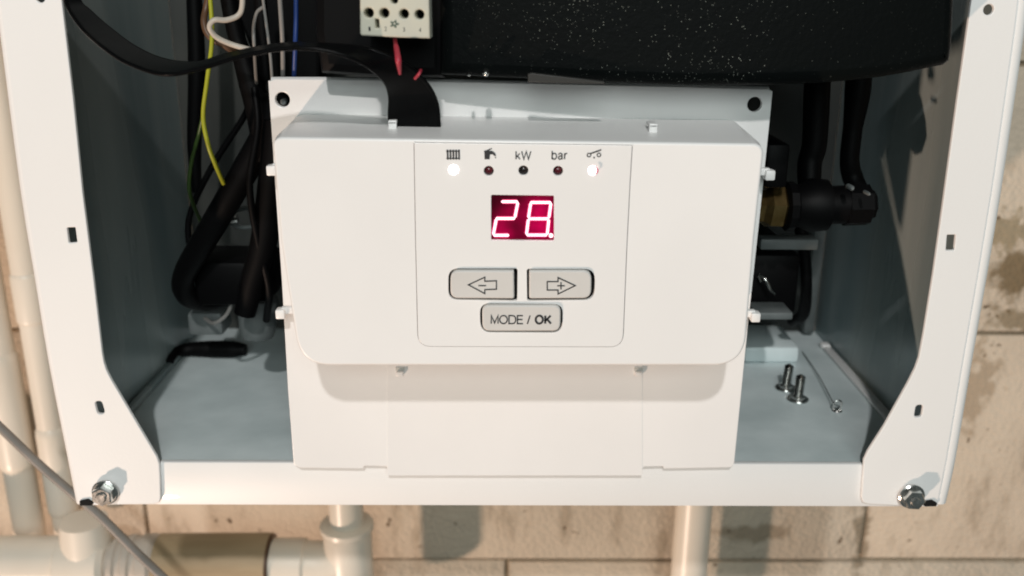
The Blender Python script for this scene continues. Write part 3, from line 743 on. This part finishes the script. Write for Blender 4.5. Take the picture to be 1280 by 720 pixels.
wire('black_cable', 'black cable dropping left of the blue wire', 'cable', [(322, -40, .055), (325, 0, .055), (330, 60, .055), (336, 120, .055), (338, 200, .05)], 17, 'black')
# hoses on the left
wire('black_cable', 'black strand for the dark band at the back corner behind the yellow green wire', 'cable', [(240, -60, .12), (243, 0, .12), (246, 90, .12), (243, 180, .12), (246, 240, .12)], [20, 20, 22, 18, 12], 'black')  # added to give the dark upright edge at the back corner
wire('black_cable', 'thin black cable looping down beside the thick black hose', 'cable', [(318, 110, .045), (322, 160, .04), (312, 230, .038), (322, 300, .04), (336, 360, .045), (333, 400, .06)], 9, 'black')
wire('black_cable', 'thin black cable bowing left behind the thick black hose', 'cable', [(322, 90, .09), (308, 140, .09), (270, 200, .09), (240, 260, .09), (236, 300, .09), (250, 345, .09)], 8, 'black')
wire('grey_wire', 'short grey wire curling under the hose fittings in the left corner', 'wire', [(256, 398, .08), (268, 404, .07), (284, 392, .07), (290, 372, .07), (283, 352, .075)], 5, 'greywire')
wire('black_hose', 'thick black hose curving down and hooking left of the control unit', 'hose', [(345, 120, .05), (332, 165, .05), (308, 210, .05), (278, 262, .05), (248, 312, .055), (230, 345, .06), (233, 368, .065), (255, 377, .075), (282, 372, .085), (296, 360, .095)], [34, 34, 34, 33, 31, 28, 27, 25, 24, 22], 'black')
h2 = thing('black_hose', 'straight black hose ending in a grey socket left of the control unit', 'hose', at(325, 415, .06))
obj('hose', tpx([(345, 150, .045), (340, 220, .045), (330, 300, .045), (316, 350, .045), (306, 392, .045)], [30, 34, 34, 30, 27]), M['black'], h2)
obj('socket', lathe(at(322, 372, .07), at(322, 420, .07), [(0, .010), (.1, .0105), (.8, .0095), (1, .008)], 20), M['castgrey'], h2)
mf = thing('drain_valve', 'black drain valve body with small metal nipples low in the left corner', 'valve', at(300, 400, .09))
a = at(300, 345, .08)
obj('body', box(a.x-.020, a.x+.018, .065, .10, a.z-.012, a.z+.012, .003), M['black'], mf)
obj('outlet', box(at(262, 400, .10).x-.009, at(262, 400, .1).x+.010, .09, .11, at(262, 412, .1).z, at(262, 384, .1).z, .002), M['castgrey'], mf)
obj('nipple', lathe(at(250, 362, .07), at(262, 375, .07), [(0, .003), (1, .003)], 12), M['chrome'], mf)
obj('nipple', lathe(at(250, 355, .09), at(266, 345, .09), [(0, .0032), (1, .0022)], 12), M['castgrey'], mf)
rg = thing('hose_clamp', 'steel hose clamp ring with a wire end behind the thick hose', 'clamp', at(300, 272, .08))
c = at(308, 272, .075)
obj('ring', tube([c+Vector((.0085*math.cos(R(d)), .0045*math.sin(R(d)), .004*math.sin(R(d)))) for d in range(0, 361, 30)], .0012, sub=3, n=8), M['castgrey'], rg)
obj('screw', lathe(at(277, 276, .07), at(297, 273, .07), [(0, .0014), (.3, .0022), (1, .0022)], 10), M['chrome'], rg)
# black sleeve lying on the tray
pts = [atz(x, y, FZ+.0046) for x, y in ((212, 452), (218, 442), (235, 437), (260, 436.5), (290, 436.5), (307, 437))]
tag(obj('rubber_sleeve', tube(pts, [.0024, .0030, .0042, .0052, .0052, .0034], n=14), M['black']), 'short black rubber sleeve lying on the shaded tray, left of the control unit', 'sleeve')

# ------------------------------------------------------------------ right side fittings
wire('black_hose', 'vertical black hose above the brass valve', 'hose', [(1024, 60, .06), (1021, 120, .06), (1018, 180, .06), (1012, 205, .06), (1012, 250, .055)], [32, 33, 31, 30, 28], 'black')
wire('black_hose', 'right hand vertical black hose bending in above the valve', 'hose', [(1075, 60, .07), (1072, 115, .07), (1066, 160, .07), (1062, 200, .07), (1066, 222, .07), (1076, 240, .065)], [34, 32, 24, 24, 26, 22], 'black')
vb = thing('shut_off_valve', 'black valve with brass nut sticking out right of the control unit', 'valve', at(1010, 290, .05))
def ax(px, py): return at(px, py, .045)
k = pxm(1020, 258, .045)
obj('brass_nut', lathe(ax(930, 257), ax(979, 259), [(0, 22*k), (.45, 22*k), (.55, 25*k), (.62, 28*k), (.93, 28*k), (1, 24*k)], 6), M['brass'], vb, 25)
obj('collar', lathe(ax(979, 258), ax(994, 258), [(0, 24*k), (.2, 31*k), (.8, 31*k), (1, 24*k)], 12), M['black'], vb, 25)
obj('body', lathe(ax(994, 257), ax(1058, 256), [(0, 25*k), (.3, 34*k), (.6, 32*k), (.62, 24*k), (1, 24*k)], 20), M['black'], vb)
obj('cap', lathe(ax(1056, 256), ax(1091, 256), [(0, 27*k), (.8, 26*k), (.86, 20*k), (1, 18*k)], 8), M['black'], vb, 25)
for (x, y, r) in ((1066, 236, 3.2), (1087, 243, 2.2)):
    p = at(x, y, .0235); obj('rivet', lathe(p+Vector((0, .006, 0)), p, [(0, r*k), (.8, r*k), (1, r*.5*k)], 12), M['castgrey'], vb)
b = box(at(955, 230, .03).x, at(984.5, 230, .03).x, .03, .07, at(970, 236, .03).z, at(970, 180, .03).z, .002)
tag(obj('sensor_housing', b, M['black']), 'black rectangular sensor housing right beside the upper right clip', 'sensor')
pm = thing('pump', 'dark pump unit low behind the right edge of the control unit', 'pump', at(970, 405, .09))
a, c = at(930, 398, .08), at(1004, 318, .08)
obj('body', box(a.x, c.x, .08, .16, a.z, c.z, .004), M['black'], pm)
obj('frame', box(at(945, 330, .075).x, c.x+.004, .07, .08, at(945, 300, .075).z-.004, at(945, 296, .075).z, .001), M['castgrey'], pm)
obj('lever', join(tpx([(949, 343, .075), (957, 350, .072), (963, 362, .072), (968, 367, .075)], [3, 4.5, 4, 3]), tpx([(948, 345, .076), (951, 352, .076)], 3)), M['chrome'], pm)
obj('bracket', box(at(938, 390, .07).x, at(984, 390, .07).x, .06, .078, at(960, 392, .07).z, at(960, 383, .07).z, .001), M['castgrey'], pm)
wire('black_hose', 'thin black hose dropping beside the pump in the right corner', 'hose', [(1000, 280, .10), (1006, 320, .10), (1008, 360, .10), (1004, 392, .11), (990, 402, .12)], [16, 15, 14, 15, 13], 'black')
b = box(at(930, 420, .13).x, at(998, 420, .13).x, .125, .165, FZ, FZ+.010, .002)
tag(obj('tray_step', b, M['tray']), 'raised shaded step at the back of the tray, right of the control unit', 'bracket')

# ------------------------------------------------------------------ pipes outside the casing
def zat(px, py, y): return at(px, py, y)
PYD = .205
def vpipe(px0, py0, px1, py1, wpx, y, label, sockets=(), name='plastic_pipe', group='cream plastic pipes'):
    a, c = at(px0, py0, y), at(px1, py1, y); xm = (a.x+c.x)/2; r = wpx/2*pxm((px0+px1)/2, (py0+py1)/2, y)
    t = thing(name, label, 'pipe', (xm, y, c.z), group)
    obj('tube', lathe((xm, y, a.z), (xm, y, c.z), [(0, r), (1, r)], 28), M['pvc'], t)
    for s0, s1, f in sockets:
        z0, z1 = at(px0, s0, y).z, at(px0, s1, y).z
        obj('socket', lathe((xm, y, z0), (xm, y, z1), [(0, r*1.0), (.03, r*f*.97), (.08, r*f), (.92, r*f), (.97, r*f*.97), (1, r)], 28), M['pvc'], t)
    return t
vpipe(-2, 0, 73, 700, 34, PYD, 'cream plastic pipe running down right beside the left casing edge', ((340, 402, 1.12), (532, 640, 1.16)))
vpipe(-60, 0, 27, 700, 40, PYD, 'cream plastic pipe at the far left picture edge', ((440, 583, 1.14),))
# horizontal pipe run along the bottom left
HY = .165
hz = at(60, 703, HY).z
hp = thing('horizontal_pipe', 'thick cream pipe run with ribbed union and tan sleeve at bottom left', 'pipe', (at(60, 703, HY).x, HY, hz))
k = pxm(100, 700, HY)
def hx(px): return at(px, 700, HY).x
def hseg(name, x0, x1, prof, mat, lab=None):
    o = obj(name, lathe((hx(x0), HY, hz), (hx(x1), HY, hz), [(t, r*k) for t, r in prof], 32), M[mat], hp, 30)
    if lab: o['label'] = lab
    return o
hseg('tube', -120, 95, [(0, 33), (1, 33)], 'pvc')
hseg('collar', 78, 140, [(0, 33), (.05, 38), (.9, 39), (1, 33)], 'pvc')
hseg('union', 140, 200, [(0, 29), (.1, 29), (.12, 35), (.2, 35), (.24, 32), (.34, 32), (.38, 35), (.5, 35), (.54, 32), (.64, 32), (.68, 36), (.9, 36), (1, 31)], 'whitewire', 'ribbed pale union nut')
hseg('sleeve', 200, 338, [(0, 36), (1, 37)], 'tan', 'dull tan sleeve')
hseg('seal', 337, 340.5, [(0, 35.5), (1, 35.5)], 'brownwire')
hseg('coupling', 340, 385, [(0, 28), (.04, 31), (.9, 31), (1, 27)], 'pvc')
# elbow going up at its right end
xe = hx(436); r1 = 24*k
el_ = [(hx(380), HY, hz), (hx(408), HY, hz), (hx(428), HY, hz+.0035), (xe, HY, hz+.012), (xe, HY, hz+.022)]
obj('elbow', tube(el_, 28*k, sub=8, n=24), M['pvc'], hp)
ztop = at(436, 600, HY).z
obj('ring', lathe((xe, HY, at(436, 662, HY).z), (xe, HY, at(436, 653, HY).z), [(0, 30*k), (.2, 33*k), (.8, 33*k), (1, 29*k)], 28), M['pvc'], hp)
obj('hub', lathe((xe, HY, at(436, 663, HY).z), (xe, HY, hz), [(0, 28*k), (.1, 30*k), (1, 30*k)], 28), M['pvc'], hp)
obj('riser', lathe((xe, HY, hz+.01), (xe, HY, FZ-.024), [(0, 21*k), (1, 21*k)], 28), M['pvc'], hp)
obj('drop', lathe((xe, HY, hz), (xe, HY, hz-.10), [(0, 30*k), (1, 30*k)], 28), M['pvc'], hp)
# grey/tee hub rising behind the collar
obj('tee', tube([(hx(112), HY, hz), (hx(112), HY, hz+28*k), (hx(112), HY, hz+60*k)], [33*k, 31*k, 28*k], n=24), M['pvc'], hp)
# single vertical pipe at lower right
a = at(870, 600, .19); c = at(869, 760, .19); r = 22.5*pxm(870, 680, .19)
vp = thing('plastic_pipe', 'cream plastic pipe coming straight down under the right half of the casing', 'pipe', (a.x, .19, c.z), 'cream plastic pipes')
obj('tube', lathe((a.x, .19, FZ-.024), (a.x, .19, c.z-.05), [(0, r), (1, r)], 28), M['pvc'], vp)
# grey cable crossing
tag(obj('grey_cable', tpx([(-60, 478, .06), (0, 534, .06), (45, 577, .06), (85, 612, .06), (125, 645, .06), (170, 690, .06), (210, 728, .06), (260, 780, .06)], 11), M['foamgrey']), 'thin grey cable slanting down right past the lower left casing corner', 'cable')

# raise everything to its height above the floor of the room
for o in ALL:
    if o.parent is None: o.location.z += Z0
